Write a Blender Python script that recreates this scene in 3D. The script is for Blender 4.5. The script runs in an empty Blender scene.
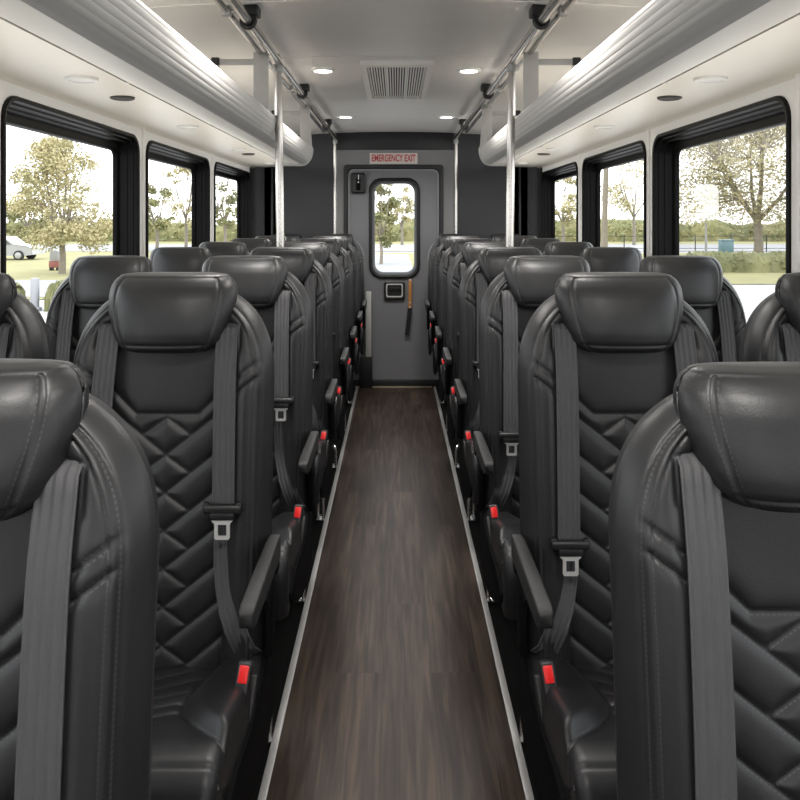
import bpy, bmesh, math, random
import numpy as np
from mathutils import Vector, Matrix

random.seed(7)
RNG = np.random.default_rng(7)
SC = bpy.context.scene
COL = SC.collection
PI = math.pi
H = 1.352            # eye height above the bus floor
BACK = 6.18          # y of the rear wall
WX = 1.16            # x of the side walls
GZ = -0.65           # outdoor ground level


# ------------------------------------------------------------------ helpers
def link(o, parent=None):
    COL.objects.link(o)
    if parent is not None:
        o.parent = parent
    return o


def tag(o, label=None, cat=None, group=None, kind=None):
    if label: o['label'] = label
    if cat: o['category'] = cat
    if group: o['group'] = group
    if kind: o['kind'] = kind
    return o


def empty(name, loc=(0, 0, 0), rz=0):
    o = bpy.data.objects.new(name, None)
    o.empty_display_size = 0.05
    o.location = loc
    o.rotation_euler = (0, 0, rz)
    return link(o)


class MB:
    """collects verts / faces for ONE mesh"""
    def __init__(self):
        self.v, self.f, self.a = [], [], {}

    def add(self, V, F):
        b = len(self.v)
        self.v.extend([tuple(map(float, p)) for p in V])
        self.f.extend([tuple(b + i for i in f) for f in F])

    def grid(self, P, cu=False, cv=False, flip=False):
        n, m = P.shape[:2]
        V = P.reshape(-1, 3)
        F = []
        for i in range(n if cu else n - 1):
            i2 = (i + 1) % n
            for j in range(m if cv else m - 1):
                j2 = (j + 1) % m
                q = (i * m + j, i2 * m + j, i2 * m + j2, i * m + j2)
                F.append(q[::-1] if flip else q)
        self.add(V, F)

    def bm(self, bm, M=None):
        if M is not None:
            bmesh.ops.transform(bm, matrix=M, verts=bm.verts)
        bm.verts.index_update()
        self.add([v.co[:] for v in bm.verts], [[v.index for v in f.verts] for f in bm.faces])
        bm.free()

    def box(self, c, s, bev=0.0, seg=2, M=None):
        bm = bmesh.new()
        bmesh.ops.create_cube(bm, size=1)
        bmesh.ops.scale(bm, vec=s, verts=bm.verts)
        if bev > 0:
            bmesh.ops.bevel(bm, geom=list(bm.edges), offset=bev, segments=seg, affect='EDGES', profile=0.5)
        T = Matrix.Translation(c)
        self.bm(bm, T @ M if M is not None else T)

    def cyl(self, c, r, h, axis='Z', seg=24, r2=None, bev=0):
        bm = bmesh.new()
        bmesh.ops.create_cone(bm, cap_ends=True, segments=seg, radius1=r, radius2=r if r2 is None else r2, depth=h)
        if bev > 0:
            es = [e for e in bm.edges if abs(e.verts[0].co.z - e.verts[1].co.z) < 1e-6]
            bmesh.ops.bevel(bm, geom=es, offset=bev, segments=2, affect='EDGES', profile=0.5)
        R = {'Z': Matrix.Identity(4), 'X': Matrix.Rotation(PI / 2, 4, 'Y'), 'Y': Matrix.Rotation(PI / 2, 4, 'X')}[axis]
        self.bm(bm, Matrix.Translation(c) @ R)

    def tube(self, pts, r, seg=12, cap=True, closed=False):
        pts = [Vector(p) for p in pts]
        n = len(pts)
        rs = r if isinstance(r, (list, tuple)) else [r] * n
        rings = []
        up = None
        for i, p in enumerate(pts):
            if closed:
                t = (pts[(i + 1) % n] - pts[i - 1]).normalized()
            else:
                t = (pts[min(i + 1, n - 1)] - pts[max(i - 1, 0)]).normalized()
            if up is None:
                up = Vector((0, 0, 1)) if abs(t.z) < 0.9 else Vector((1, 0, 0))
            a = t.cross(up)
            if a.length < 1e-4:
                a = t.cross(Vector((0.3, 1, 0.2)))
            a.normalize()
            b = a.cross(t).normalized()
            up = b
            rings.append([p + (a * math.cos(2 * PI * k / seg) + b * math.sin(2 * PI * k / seg)) * rs[i] for k in range(seg)])
        P = np.array([[list(v) for v in rr] for rr in rings])
        base = len(self.v)
        self.grid(P, cu=closed, cv=True)
        if cap and not closed:
            self.f.append(tuple(base + k for k in range(seg))[::-1])
            self.f.append(tuple(base + (n - 1) * seg + k for k in range(seg)))

    def loops(self, loops, cap_first=False, cap_last=False):
        """skin a list of equal-length closed loops"""
        b = len(self.v)
        P = np.array(loops, dtype=float)
        self.grid(P, cv=True)
        m = P.shape[1]
        if cap_first: self.f.append(tuple(b + k for k in range(m))[::-1])
        if cap_last: self.f.append(tuple(b + (len(loops) - 1) * m + k for k in range(m)))

    def mesh(self, name, mat, smooth=None, attrs=None, fix=True):
        me = bpy.data.meshes.new(name)
        me.from_pydata(self.v, [], self.f)
        if fix:
            bm = bmesh.new(); bm.from_mesh(me)
            bmesh.ops.recalc_face_normals(bm, faces=bm.faces)
            bm.to_mesh(me); bm.free()
        if attrs:
            for k, arr in attrs.items():
                at = me.attributes.new(k, 'FLOAT', 'POINT')
                at.data.foreach_set('value', np.asarray(arr, dtype=np.float32))
        for m in (mat if isinstance(mat, (list, tuple)) else [mat]):
            me.materials.append(m)
        if smooth is True:
            me.polygons.foreach_set('use_smooth', [True] * len(me.polygons))
        elif smooth:
            me.polygons.foreach_set('use_smooth', [True] * len(me.polygons))
            try:
                me.set_sharp_from_angle(angle=math.radians(smooth))
            except Exception:
                pass
        me.update()
        return me

    def build(self, name, mat, parent=None, smooth=35, loc=None, fix=True):
        o = bpy.data.objects.new(name, self.mesh(name, mat, smooth, fix=fix))
        if loc is not None: o.location = loc
        return link(o, parent)


def obj_of(name, me, parent=None):
    return link(bpy.data.objects.new(name, me), parent)


def rrect(x0, x1, z0, z1, r, n=6):
    """rounded rectangle, counter-clockwise list of (x, z)"""
    pts = []
    for cx, cz, a0 in ((x1 - r, z1 - r, 0), (x0 + r, z1 - r, 90), (x0 + r, z0 + r, 180), (x1 - r, z0 + r, 270)):
        for k in range(n + 1):
            a = math.radians(a0 + 90 * k / n)
            pts.append((cx + r * math.cos(a), cz + r * math.sin(a)))
    return pts


def sstep(a, b, x):
    t = np.clip((x - a) / (b - a), 0, 1)
    return t * t * (3 - 2 * t)


# ------------------------------------------------------------------ materials
def nodes(name):
    m = bpy.data.materials.new(name)
    m.use_nodes = True
    nt = m.node_tree
    return m, nt, nt.nodes['Principled BSDF']


def N(nt, typ, **kw):
    n = nt.nodes.new(typ)
    for k, v in kw.items():
        setattr(n, k, v)
    return n


def coords(nt, scale=(1, 1, 1)):
    tc = N(nt, 'ShaderNodeTexCoord')
    mp = N(nt, 'ShaderNodeMapping')
    mp.inputs['Scale'].default_value = scale
    nt.links.new(tc.outputs['Object'], mp.inputs['Vector'])
    return mp.outputs['Vector']


def plain(name, col, rough=0.5, metal=0.0, spec=0.5, noise=0.06, nscale=30, bump=0.0, bscale=200, coat=0.0, stretch=(1, 1, 1)):
    m, nt, b = nodes(name)
    v = coords(nt, stretch)
    nz = N(nt, 'ShaderNodeTexNoise'); nz.inputs['Scale'].default_value = nscale; nz.inputs['Detail'].default_value = 3
    nt.links.new(v, nz.inputs['Vector'])
    rp = N(nt, 'ShaderNodeMapRange')
    rp.inputs['To Min'].default_value = 1 - noise; rp.inputs['To Max'].default_value = 1 + noise
    nt.links.new(nz.outputs['Fac'], rp.inputs['Value'])
    mx = N(nt, 'ShaderNodeVectorMath', operation='SCALE')
    mx.inputs[0].default_value = col[:3]
    nt.links.new(rp.outputs['Result'], mx.inputs['Scale'])
    nt.links.new(mx.outputs['Vector'], b.inputs['Base Color'])
    b.inputs['Roughness'].default_value = rough
    b.inputs['Metallic'].default_value = metal
    b.inputs['Specular IOR Level'].default_value = spec
    b.inputs['Coat Weight'].default_value = coat
    if bump > 0:
        n2 = N(nt, 'ShaderNodeTexNoise'); n2.inputs['Scale'].default_value = bscale; n2.inputs['Detail'].default_value = 4
        nt.links.new(v, n2.inputs['Vector'])
        bp = N(nt, 'ShaderNodeBump'); bp.inputs['Strength'].default_value = bump; bp.inputs['Distance'].default_value = 0.002
        nt.links.new(n2.outputs['Fac'], bp.inputs['Height'])
        nt.links.new(bp.outputs['Normal'], b.inputs['Normal'])
    return m


def leather(name, col, rough=0.38):
    m, nt, b = nodes(name)
    v = coords(nt)
    L = nt.links.new
    # stitched threads read from the seam attributes of the mesh
    ad = N(nt, 'ShaderNodeAttribute', attribute_name='seam_d')
    as_ = N(nt, 'ShaderNodeAttribute', attribute_name='seam_s')
    def M(op, a, bb=None):
        n = N(nt, 'ShaderNodeMath', operation=op)
        for i, q in enumerate((a, bb)):
            if q is None: continue
            if isinstance(q, (int, float)): n.inputs[i].default_value = q
            else: L(q, n.inputs[i])
        return n.outputs[0]
    dd = M('ABSOLUTE', M('SUBTRACT', ad.outputs['Fac'], 0.0042))
    m1 = M('LESS_THAN', dd, 0.00055)
    m2 = M('LESS_THAN', M('FRACT', M('MULTIPLY', as_.outputs['Fac'], 170.0)), 0.62)
    mask = M('MULTIPLY', m1, m2)
    nz = N(nt, 'ShaderNodeTexNoise'); nz.inputs['Scale'].default_value = 9; nz.inputs['Detail'].default_value = 4
    L(v, nz.inputs['Vector'])
    rp = N(nt, 'ShaderNodeMapRange'); rp.inputs['To Min'].default_value = 0.85; rp.inputs['To Max'].default_value = 1.15
    L(nz.outputs['Fac'], rp.inputs['Value'])
    sc = N(nt, 'ShaderNodeVectorMath', operation='SCALE'); sc.inputs[0].default_value = col
    L(rp.outputs['Result'], sc.inputs['Scale'])
    mix = N(nt, 'ShaderNodeMix', data_type='RGBA')
    L(mask, mix.inputs['Factor']); L(sc.outputs['Vector'], mix.inputs['A']); mix.inputs['B'].default_value = (0.040, 0.039, 0.039, 1)
    L(mix.outputs['Result'], b.inputs['Base Color'])
    rr = N(nt, 'ShaderNodeMapRange'); rr.inputs['To Min'].default_value = rough - 0.05; rr.inputs['To Max'].default_value = rough + 0.07
    L(nz.outputs['Fac'], rr.inputs['Value']); L(rr.outputs['Result'], b.inputs['Roughness'])
    b.inputs['Specular IOR Level'].default_value = 0.42
    vo = N(nt, 'ShaderNodeTexVoronoi'); vo.inputs['Scale'].default_value = 420
    L(v, vo.inputs['Vector'])
    bp = N(nt, 'ShaderNodeBump'); bp.inputs['Strength'].default_value = 0.12; bp.inputs['Distance'].default_value = 0.0008
    L(vo.outputs['Distance'], bp.inputs['Height']); L(bp.outputs['Normal'], b.inputs['Normal'])
    return m


def wood_floor(name):
    m, nt, b = nodes(name)
    L = nt.links.new
    tc = N(nt, 'ShaderNodeTexCoord')
    rot = N(nt, 'ShaderNodeMapping'); rot.inputs['Rotation'].default_value = (0, 0, PI / 2)
    rot.inputs['Location'].default_value = (0.07, 0.33, 0)
    L(tc.outputs['Object'], rot.inputs['Vector'])
    br = N(nt, 'ShaderNodeTexBrick')
    br.offset = 0.37; br.offset_frequency = 2
    for k, vv in (('Scale', 1.0), ('Mortar Size', 0.0016), ('Mortar Smooth', 0.2), ('Bias', 0.0), ('Brick Width', 1.1), ('Row Height', 0.145)):
        br.inputs[k].default_value = vv
    br.inputs['Color1'].default_value = (0.4, 0.4, 0.4, 1)
    br.inputs['Color2'].default_value = (1, 1, 1, 1)
    br.inputs['Mortar'].default_value = (0.25, 0.25, 0.25, 1)
    L(rot.outputs['Vector'], br.inputs['Vector'])
    # grain, stretched along the planks and shifted plank by plank
    ad = N(nt, 'ShaderNodeVectorMath', operation='ADD')
    sc2 = N(nt, 'ShaderNodeVectorMath', operation='SCALE'); sc2.inputs['Scale'].default_value = 7.0
    L(br.outputs['Color'], sc2.inputs[0]); L(tc.outputs['Object'], ad.inputs[0]); L(sc2.outputs['Vector'], ad.inputs[1])
    mp = N(nt, 'ShaderNodeMapping'); mp.inputs['Scale'].default_value = (60, 3.2, 1)
    L(ad.outputs['Vector'], mp.inputs['Vector'])
    n1 = N(nt, 'ShaderNodeTexNoise'); n1.inputs['Scale'].default_value = 1.0; n1.inputs['Detail'].default_value = 8; n1.inputs['Distortion'].default_value = 0.35
    L(mp.outputs['Vector'], n1.inputs['Vector'])
    mp2 = N(nt, 'ShaderNodeMapping'); mp2.inputs['Scale'].default_value = (9, 0.9, 1)
    L(ad.outputs['Vector'], mp2.inputs['Vector'])
    n2 = N(nt, 'ShaderNodeTexNoise'); n2.inputs['Scale'].default_value = 1.0; n2.inputs['Detail'].default_value = 3
    L(mp2.outputs['Vector'], n2.inputs['Vector'])
    cr = N(nt, 'ShaderNodeValToRGB')
    e = cr.color_ramp.elements
    e[0].position = 0.32; e[0].color = (0.009, 0.0056, 0.004, 1)
    e[1].position = 0.70; e[1].color = (0.105, 0.071, 0.051, 1)
    e2 = e.new(0.5); e2.color = (0.038, 0.0245, 0.0172, 1)
    mixf = N(nt, 'ShaderNodeMath', operation='MULTIPLY_ADD'); mixf.inputs[1].default_value = 0.6
    s2 = N(nt, 'ShaderNodeMath', operation='MULTIPLY'); s2.inputs[1].default_value = 0.4
    L(n2.outputs['Fac'], s2.inputs[0]); L(n1.outputs['Fac'], mixf.inputs[0]); L(s2.outputs[0], mixf.inputs[2])
    L(mixf.outputs[0], cr.inputs['Fac'])
    mul = N(nt, 'ShaderNodeMix', data_type='RGBA', blend_type='MULTIPLY'); mul.inputs['Factor'].default_value = 0.45
    L(cr.outputs['Color'], mul.inputs['A']); L(br.outputs['Color'], mul.inputs['B'])
    L(mul.outputs['Result'], b.inputs['Base Color'])
    b.inputs['Roughness'].default_value = 0.40
    b.inputs['Specular IOR Level'].default_value = 0.28
    bp = N(nt, 'ShaderNodeBump'); bp.inputs['Strength'].default_value = 0.15; bp.inputs['Distance'].default_value = 0.001
    L(n1.outputs['Fac'], bp.inputs['Height']); L(bp.outputs['Normal'], b.inputs['Normal'])
    return m


def glass(name, tint=(0.97, 0.985, 0.98), fac=0.06):
    m = bpy.data.materials.new(name); m.use_nodes = True
    nt = m.node_tree; nt.nodes.clear()
    out = N(nt, 'ShaderNodeOutputMaterial'); mix = N(nt, 'ShaderNodeMixShader')
    tr = N(nt, 'ShaderNodeBsdfTransparent'); gl = N(nt, 'ShaderNodeBsdfGlossy')
    tr.inputs['Color'].default_value = (*tint, 1); gl.inputs['Roughness'].default_value = 0.02
    lw = N(nt, 'ShaderNodeLayerWeight'); lw.inputs['Blend'].default_value = 0.15
    ml = N(nt, 'ShaderNodeMath', operation='MULTIPLY'); ml.inputs[1].default_value = fac * 4
    nt.links.new(lw.outputs['Fresnel'], ml.inputs[0])
    nt.links.new(ml.outputs[0], mix.inputs['Fac'])
    nt.links.new(tr.outputs[0], mix.inputs[1]); nt.links.new(gl.outputs[0], mix.inputs[2])
    nt.links.new(mix.outputs[0], out.inputs['Surface'])
    return m


def emit(name, col, s):
    m, nt, b = nodes(name)
    b.inputs['Base Color'].default_value = (*col, 1)
    b.inputs['Emission Color'].default_value = (*col, 1)
    b.inputs['Emission Strength'].default_value = s
    return m


def foliage(name, c1, c2, c3):
    m, nt, b = nodes(name)
    v = coords(nt)
    nz = N(nt, 'ShaderNodeTexNoise'); nz.inputs['Scale'].default_value = 1.3; nz.inputs['Detail'].default_value = 5
    nt.links.new(v, nz.inputs['Vector'])
    cr = N(nt, 'ShaderNodeValToRGB'); e = cr.color_ramp.elements
    e[0].position = 0.3; e[0].color = (*c1, 1); e[1].position = 0.7; e[1].color = (*c3, 1)
    k = e.new(0.5); k.color = (*c2, 1)
    nt.links.new(nz.outputs['Fac'], cr.inputs['Fac'])
    nt.links.new(cr.outputs['Color'], b.inputs['Base Color'])
    b.inputs['Roughness'].default_value = 0.7
    b.inputs['Subsurface Weight'].default_value = 0.0
    b.inputs['Transmission Weight'].default_value = 0.0
    return m


def ribbed_metal(name):
    m = plain(name, (0.52, 0.505, 0.48), 0.55, 0.0, 0.5, 0.05, 3, 0.0, stretch=(40, 0.6, 40))
    return m


M_ = {}
M_['leather'] = leather('black_leather', (0.0135, 0.0135, 0.0147), 0.42)
M_['leather_side'] = leather('black_leather_side', (0.030, 0.029, 0.031), 0.38)
M_['web'] = plain('belt_webbing', (0.058, 0.058, 0.061), 0.6, bump=0.4, bscale=900, spec=0.35)
M_['plastic'] = plain('black_plastic', (0.011, 0.011, 0.0115), 0.42, bump=0.1, bscale=500)
M_['arm'] = plain('armrest_plastic', (0.009, 0.009, 0.0093), 0.6, bump=0.25, bscale=500)
M_['gloss'] = plain('gloss_black', (0.005, 0.005, 0.0055), 0.7, spec=0.03)
M_['steel'] = plain('steel', (0.82, 0.81, 0.80), 0.32, 0.55)
M_['clamp'] = plain('clamp_steel', (0.75, 0.75, 0.75), 0.25, 0.85)
M_['chrome'] = plain('chrome', (0.52, 0.50, 0.475), 0.22, 1.0, noise=0.0)
M_['red'] = plain('red_button', (0.75, 0.015, 0.015), 0.35)
M_['floor'] = wood_floor('wood_floor')
M_['subfloor'] = plain('dark_floor', (0.006, 0.006, 0.006), 0.8, spec=0.03)
M_['bead'] = plain('door_bead', (0.22, 0.22, 0.22), 0.4, 0.3)
M_['alu'] = plain('aluminium', (0.38, 0.375, 0.37), 0.42, 0.4, stretch=(30, 1, 30))
M_['wall'] = plain('wall_white', (0.86, 0.85, 0.83), 0.5, noise=0.03, nscale=4)
M_['soffit'] = plain('soffit', (0.88, 0.83, 0.74), 0.38, noise=0.03, nscale=3)
M_['ceiling'] = plain('ceiling_grey', (0.76, 0.74, 0.71), 0.45, noise=0.05, nscale=2, stretch=(1, 3, 1))
M_['rack'] = plain('rack_plastic', (0.84, 0.80, 0.73), 0.45, noise=0.04, nscale=3)
M_['rib'] = ribbed_metal('rack_edge')
M_['divider'] = plain('divider_white', (0.50, 0.49, 0.47), 0.45)
M_['charcoal'] = plain('charcoal_panel', (0.028, 0.028, 0.031), 0.55, noise=0.05, nscale=5, bump=0.1, bscale=300)
M_['header'] = plain('header_black', (0.010, 0.010, 0.011), 0.5)
M_['door'] = plain('door_grey', (0.165, 0.166, 0.175), 0.5, noise=0.04, nscale=4, bump=0.1, bscale=300)
M_['doorframe'] = plain('door_surround', (0.19, 0.187, 0.185), 0.5, noise=0.04, nscale=4)
M_['rubber'] = plain('black_rubber', (0.010, 0.010, 0.011), 0.45)
M_['frame'] = plain('window_frame', (0.004, 0.004, 0.004), 0.4, spec=0.16)
M_['signplate'] = plain('sign_plate', (0.62, 0.57, 0.52), 0.5)
M_['signred'] = plain('sign_red', (0.45, 0.035, 0.035), 0.5)
M_['orange'] = plain('orange_strap', (0.42, 0.17, 0.03), 0.6)
M_['ventgrey'] = plain('vent_grey', (0.88, 0.85, 0.81), 0.45, 0.0)
M_['ventdark'] = plain('vent_dark', (0.03, 0.03, 0.03), 0.7)
M_['glass'] = glass('window_glass')
M_['led'] = emit('led_diffuser', (1.0, 0.97, 0.92), 9.0)
M_['lampoff'] = plain('reading_lamp_lens', (0.80, 0.77, 0.72), 0.3)
M_['speaker'] = plain('speaker_mesh', (0.05, 0.045, 0.04), 0.6, bump=0.5, bscale=700)
M_['pave'] = plain('concrete', (0.46, 0.445, 0.435), 0.9, noise=0.08, nscale=0.6)
M_['road'] = plain('pale_road', (0.32, 0.315, 0.32), 0.9, noise=0.05, nscale=0.3)
M_['grass'] = plain('grass', (0.30, 0.275, 0.13), 0.95, noise=0.3, nscale=0.7)
M_['bark'] = plain('bark', (0.23, 0.20, 0.16), 0.9, noise=0.3, nscale=8)
M_['fol_a'] = foliage('foliage_pale', (0.25, 0.235, 0.11), (0.38, 0.335, 0.17), (0.50, 0.42, 0.24))
M_['fol_b'] = foliage('foliage_green', (0.12, 0.135, 0.052), (0.20, 0.195, 0.08), (0.30, 0.265, 0.12))
M_['fol_c'] = foliage('foliage_hedge', (0.12, 0.13, 0.05), (0.19, 0.19, 0.085), (0.26, 0.25, 0.115))
M_['carpaint'] = plain('white_paint', (0.34, 0.34, 0.345), 0.25, coat=0.5)
M_['carglass'] = plain('car_glass', (0.10, 0.11, 0.12), 0.1)
M_['tyre'] = plain('tyre', (0.03, 0.03, 0.03), 0.8)
M_['blue'] = plain('blue_paint', (0.12, 0.21, 0.25), 0.4)
M_['signw'] = plain('box_white', (0.32, 0.32, 0.335), 0.6)
M_['signr'] = plain('box_red', (0.28, 0.10, 0.085), 0.6)

# ------------------------------------------------------------------ camera
cam = bpy.data.cameras.new('camera')
cam.lens = 36 * 760 / 800
cam.sensor_width = 36
cam.shift_x = 4 / 800
cam.shift_y = -180 / 800
cam.clip_start = 0.02
cam.clip_end = 500
co = bpy.data.objects.new('camera', cam)
co.location = (0, 0, H)
co.rotation_euler = (PI / 2, 0, 0)
link(co)
SC.camera = co

# ------------------------------------------------------------------ SEAT
W0, ZT, ZA = 0.203, 1.225, 1.02
R_EDGE = 0.034
RECL = 0.075


def yf(z):
    t = (1.2 - z) / 0.7
    return -RECL * t - 0.012 * np.sin(np.clip(t, 0, 1) * PI)


def bolster(x, z):
    ax = np.abs(x)
    up = sstep(1.20, 1.02, z)
    return (0.010 + 0.022 * up) * sstep(0.10, 0.158, ax) + 0.004 * (1 - (ax / 0.2) ** 2)


def half_w(z):
    z = np.asarray(z, dtype=float)
    t = np.clip((z - ZA) / (ZT - ZA), 0, 1)
    w = W0 * (1 - t ** 2.5) ** (1 / 2.5)
    return np.where(z < ZA, W0 - 0.010 * sstep(0.75, 0.44, z), w)


def seg_field(X, Z, segs):
    d = np.full(X.shape, 9.0); s = np.zeros(X.shape)
    for (ax, az, bx, bz) in segs:
        L = math.hypot(bx - ax, bz - az)
        ux, uz = (bx - ax) / L, (bz - az) / L
        t = np.clip((X - ax) * ux + (Z - az) * uz, 0, L)
        q = np.hypot(X - ax - t * ux, Z - az - t * uz)
        k = q < d
        d = np.where(k, q, d); s = np.where(k, t, s)
    return d, s


def back_segs():
    S = []
    PX = 0.112
    S += [(-0.061, 0.972, 0.061, 0.972), (0.061, 0.972, PX, 1.022), (-0.061, 0.972, -PX, 1.022)]
    z0, dz, m1, m2, hx = 0.966, 0.071, 0.78, 0.70, 0.048
    for k in range(0, 8):
        zk = z0 - dz * k
        if k > 0:
            for s in (1, -1):
                S.append((0, zk, s * PX, zk + m1 * PX))
        if k < 7:
            for s in (1, -1):
                S.append((0, zk, s * hx, zk - m2 * hx))
    return S


def fold_segs():
    S = []
    for s in (1, -1):
        S += [(s * 0.138, 1.046, s * 0.176, 1.074), (s * 0.138, 1.018, s * 0.177, 1.047)]
    return S


def slot_segs():
    S = []
    for s in (1, -1):
        S += [(s * 0.092, 1.146, s * 0.139, 1.146), (s * 0.139, 1.146, s * 0.141, 1.10)]
    return S


def make_backrest():
    zs_low = np.linspace(0.46, ZA, 190, endpoint=False)
    ph = np.linspace(0, PI / 2 * 0.985, 90)
    zs_top = ZA + (ZT - ZA) * np.sin(ph) ** (2 / 2.5)
    # even out the first gap of the arch
    zs = np.concatenate([zs_low, np.linspace(ZA, zs_top[6], 14, endpoint=False), zs_top[6:]])
    a = np.linspace(-1, 1, 151)
    U = 0.62 * a + 0.38 * np.sin(a * PI / 2)
    w = half_w(zs)
    dw = np.gradient(w, zs)
    nrm = 1 / np.sqrt(1 + dw ** 2)
    X = w[:, None] * U[None, :]
    Z = np.repeat(zs[:, None], len(U), 1)
    de = (1 - np.abs(U))[None, :] * w[:, None] * nrm[:, None]
    r = np.clip(de / R_EDGE, 0, 1)
    round_ = R_EDGE * (1 - np.sqrt(np.clip(1 - (1 - r) ** 2, 0, 1)))
    bol = bolster(X, Z) * sstep(0, 0.03, de)
    # grooves
    d1, s1 = seg_field(X, Z, back_segs())
    d2, s2 = seg_field(X, Z, fold_segs())
    d3, s3 = seg_field(X, Z, slot_segs())
    d4 = np.abs(de - 0.024)
    s4 = Z.copy()
    px = np.abs(np.abs(X) - 0.1135) + 10 * (Z > 1.02)
    quilt = (Z < 1.0) & (np.abs(X) < 0.115)
    g = 0.0085 * np.exp(-d1 / 0.0075) + 0.006 * np.exp(-d2 / 0.004) + 0.005 * np.exp(-d3 / 0.004) + 0.0050 * np.exp(-np.abs(d4 - 0.006) / 0.0022) - 0.0022 * np.exp(-(d4 / 0.0042) ** 2)
    g += 0.009 * np.exp(-px / 0.004)
    # band between the two folds stands up a little
    Y = yf(Z) + round_ - bol + g
    y_edge = yf(Z)
    D = np.minimum(np.minimum(d1 + 0.0012, d2 + 0.001), d4)
    S = np.where(d4 <= np.minimum(d1, d2), s4, np.where(d1 < d2, s1, s2))
    mb = MB()
    mb.grid(np.stack([X, Y, Z], -1), flip=True)
    nf = len(mb.v)
    # rear shell
    ub = np.linspace(-1, 1, 33)
    UB = 0.5 * ub + 0.5 * np.sin(ub * PI / 2)
    XB = w[:, None] * UB[None, :]
    ZB = np.repeat(zs[:, None], len(UB), 1)
    deb = (1 - np.abs(UB))[None, :] * w[:, None] * nrm[:, None]
    rb = np.clip(deb / 0.05, 0, 1)
    YB = yf(ZB) + R_EDGE + 0.058 * np.sqrt(np.clip(1 - (1 - rb) ** 2, 0, 1))
    mb.grid(np.stack([XB, YB, ZB], -1))
    nb = len(mb.v) - nf
    # bottom closure
    bot = np.stack([np.stack([X[0], Y[0], Z[0]], -1), np.stack([X[0], np.full(len(U), yf(zs[0]) + R_EDGE), Z[0] - 0.005], -1)])
    mb.grid(bot)
    nc = len(mb.v) - nf - nb
    attrs = {'seam_d': np.concatenate([D.ravel(), np.full(nb + nc, 9.0)]),
             'seam_s': np.concatenate([S.ravel(), np.zeros(nb + nc)])}
    return mb.mesh('backrest', M_['leather'], True, attrs, fix=False)


def surf_y(x, z):
    w = float(half_w(z))
    de = max(w - abs(x), 0)
    r = min(de / R_EDGE, 1)
    ro = R_EDGE * (1 - math.sqrt(max(0, 1 - (1 - r) ** 2)))
    return float(yf(z)) + ro - float(bolster(np.array(x), np.array(z)) * sstep(0, 0.03, np.array(de)))


def interp_smooth(xs, ys, x):
    """monotone-ish cubic (Catmull-Rom on a non uniform table)"""
    xs = np.asarray(xs, float); ys = np.asarray(ys, float); x = np.asarray(x, float)
    m = np.gradient(ys, xs)
    i = np.clip(np.searchsorted(xs, x) - 1, 0, len(xs) - 2)
    h = xs[i + 1] - xs[i]; t = np.clip((x - xs[i]) / h, 0, 1)
    return ((1 + 2 * t) * (1 - t) ** 2 * ys[i] + t * (1 - t) ** 2 * h * m[i] + t * t * (3 - 2 * t) * ys[i + 1] + t * t * (t - 1) * h * m[i + 1])


def make_headrest():
    # pillow: z along the height; every z has a rounded-box section
    zt = [1.092, 1.095, 1.101, 1.111, 1.128, 1.152, 1.180, 1.205, 1.224, 1.237, 1.2435, 1.246]
    hw = [0.055, 0.074, 0.088, 0.099, 0.109, 0.1175, 0.1245, 0.1265, 0.1225, 0.112, 0.098, 0.078]
    fr = [-0.030, -0.050, -0.061, -0.068, -0.071, -0.069, -0.062, -0.052, -0.038, -0.022, -0.010, 0.004]
    bk = [0.02, 0.025, 0.035, 0.045, 0.052, 0.058, 0.060, 0.060, 0.056, 0.050, 0.042, 0.030]
    tt = np.linspace(0, 1, 90)
    zz = np.interp(0.5 - 0.5 * np.cos(tt * PI) * 0.75 + 0.0, [0.125, 0.875], [0, 1])
    zz = zt[0] + (zt[-1] - zt[0]) * (0.5 - 0.5 * np.cos(tt * PI)) * 1.0
    HW = interp_smooth(zt, hw, zz); FR = interp_smooth(zt, fr, zz); BK = interp_smooth(zt, bk, zz)
    nth = 160
    th = np.linspace(0, 2 * PI, nth, endpoint=False)
    # denser on the front half
    th = th + 0.0
    n = 3.1
    c, s = np.cos(th), np.sin(th)
    cx = np.sign(c) * np.abs(c) ** (2 / n)
    sy = np.sign(s) * np.abs(s) ** (2 / n)
    yc = (FR + BK) / 2; hd = (BK - FR) / 2
    X = HW[:, None] * cx[None, :]
    Y = yc[:, None] + hd[:, None] * sy[None, :]
    Z = np.repeat(zz[:, None], nth, 1)
    # front convexity and gentle dish
    front = (sy < 0)[None, :]
    ux = X / 0.128
    Y = Y + np.where(front, -0.006 * (1 - ux ** 2) + 0.014 * np.abs(ux) ** 3, 0)
    # seams: face panel against the side wings, and along the lower hem
    xs = HW[:, None] * 0.80 + 0 * X
    dse = np.where(front, np.abs(np.abs(X) - xs), 9.0)
    dse = np.where(Z > 1.238, 9.0, dse)
    dh = np.where(front & (np.abs(X) < xs + 0.004), np.abs(Z - 1.1115), 9.0)
    d = np.minimum(dse, dh)
    sarc = np.where(dse < dh, Z, X)
    Y = Y + 0.0045 * np.exp(-d / 0.0028)
    mb = MB()
    mb.grid(np.stack([X, Y, Z], -1), cv=True)
    k = len(mb.v)
    mb.f.append(tuple(range(nth)))
    mb.f.append(tuple(range(k - nth, k))[::-1])
    return mb.mesh('headrest', M_['leather'], True, {'seam_d': d.ravel(), 'seam_s': sarc.ravel()})


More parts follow.
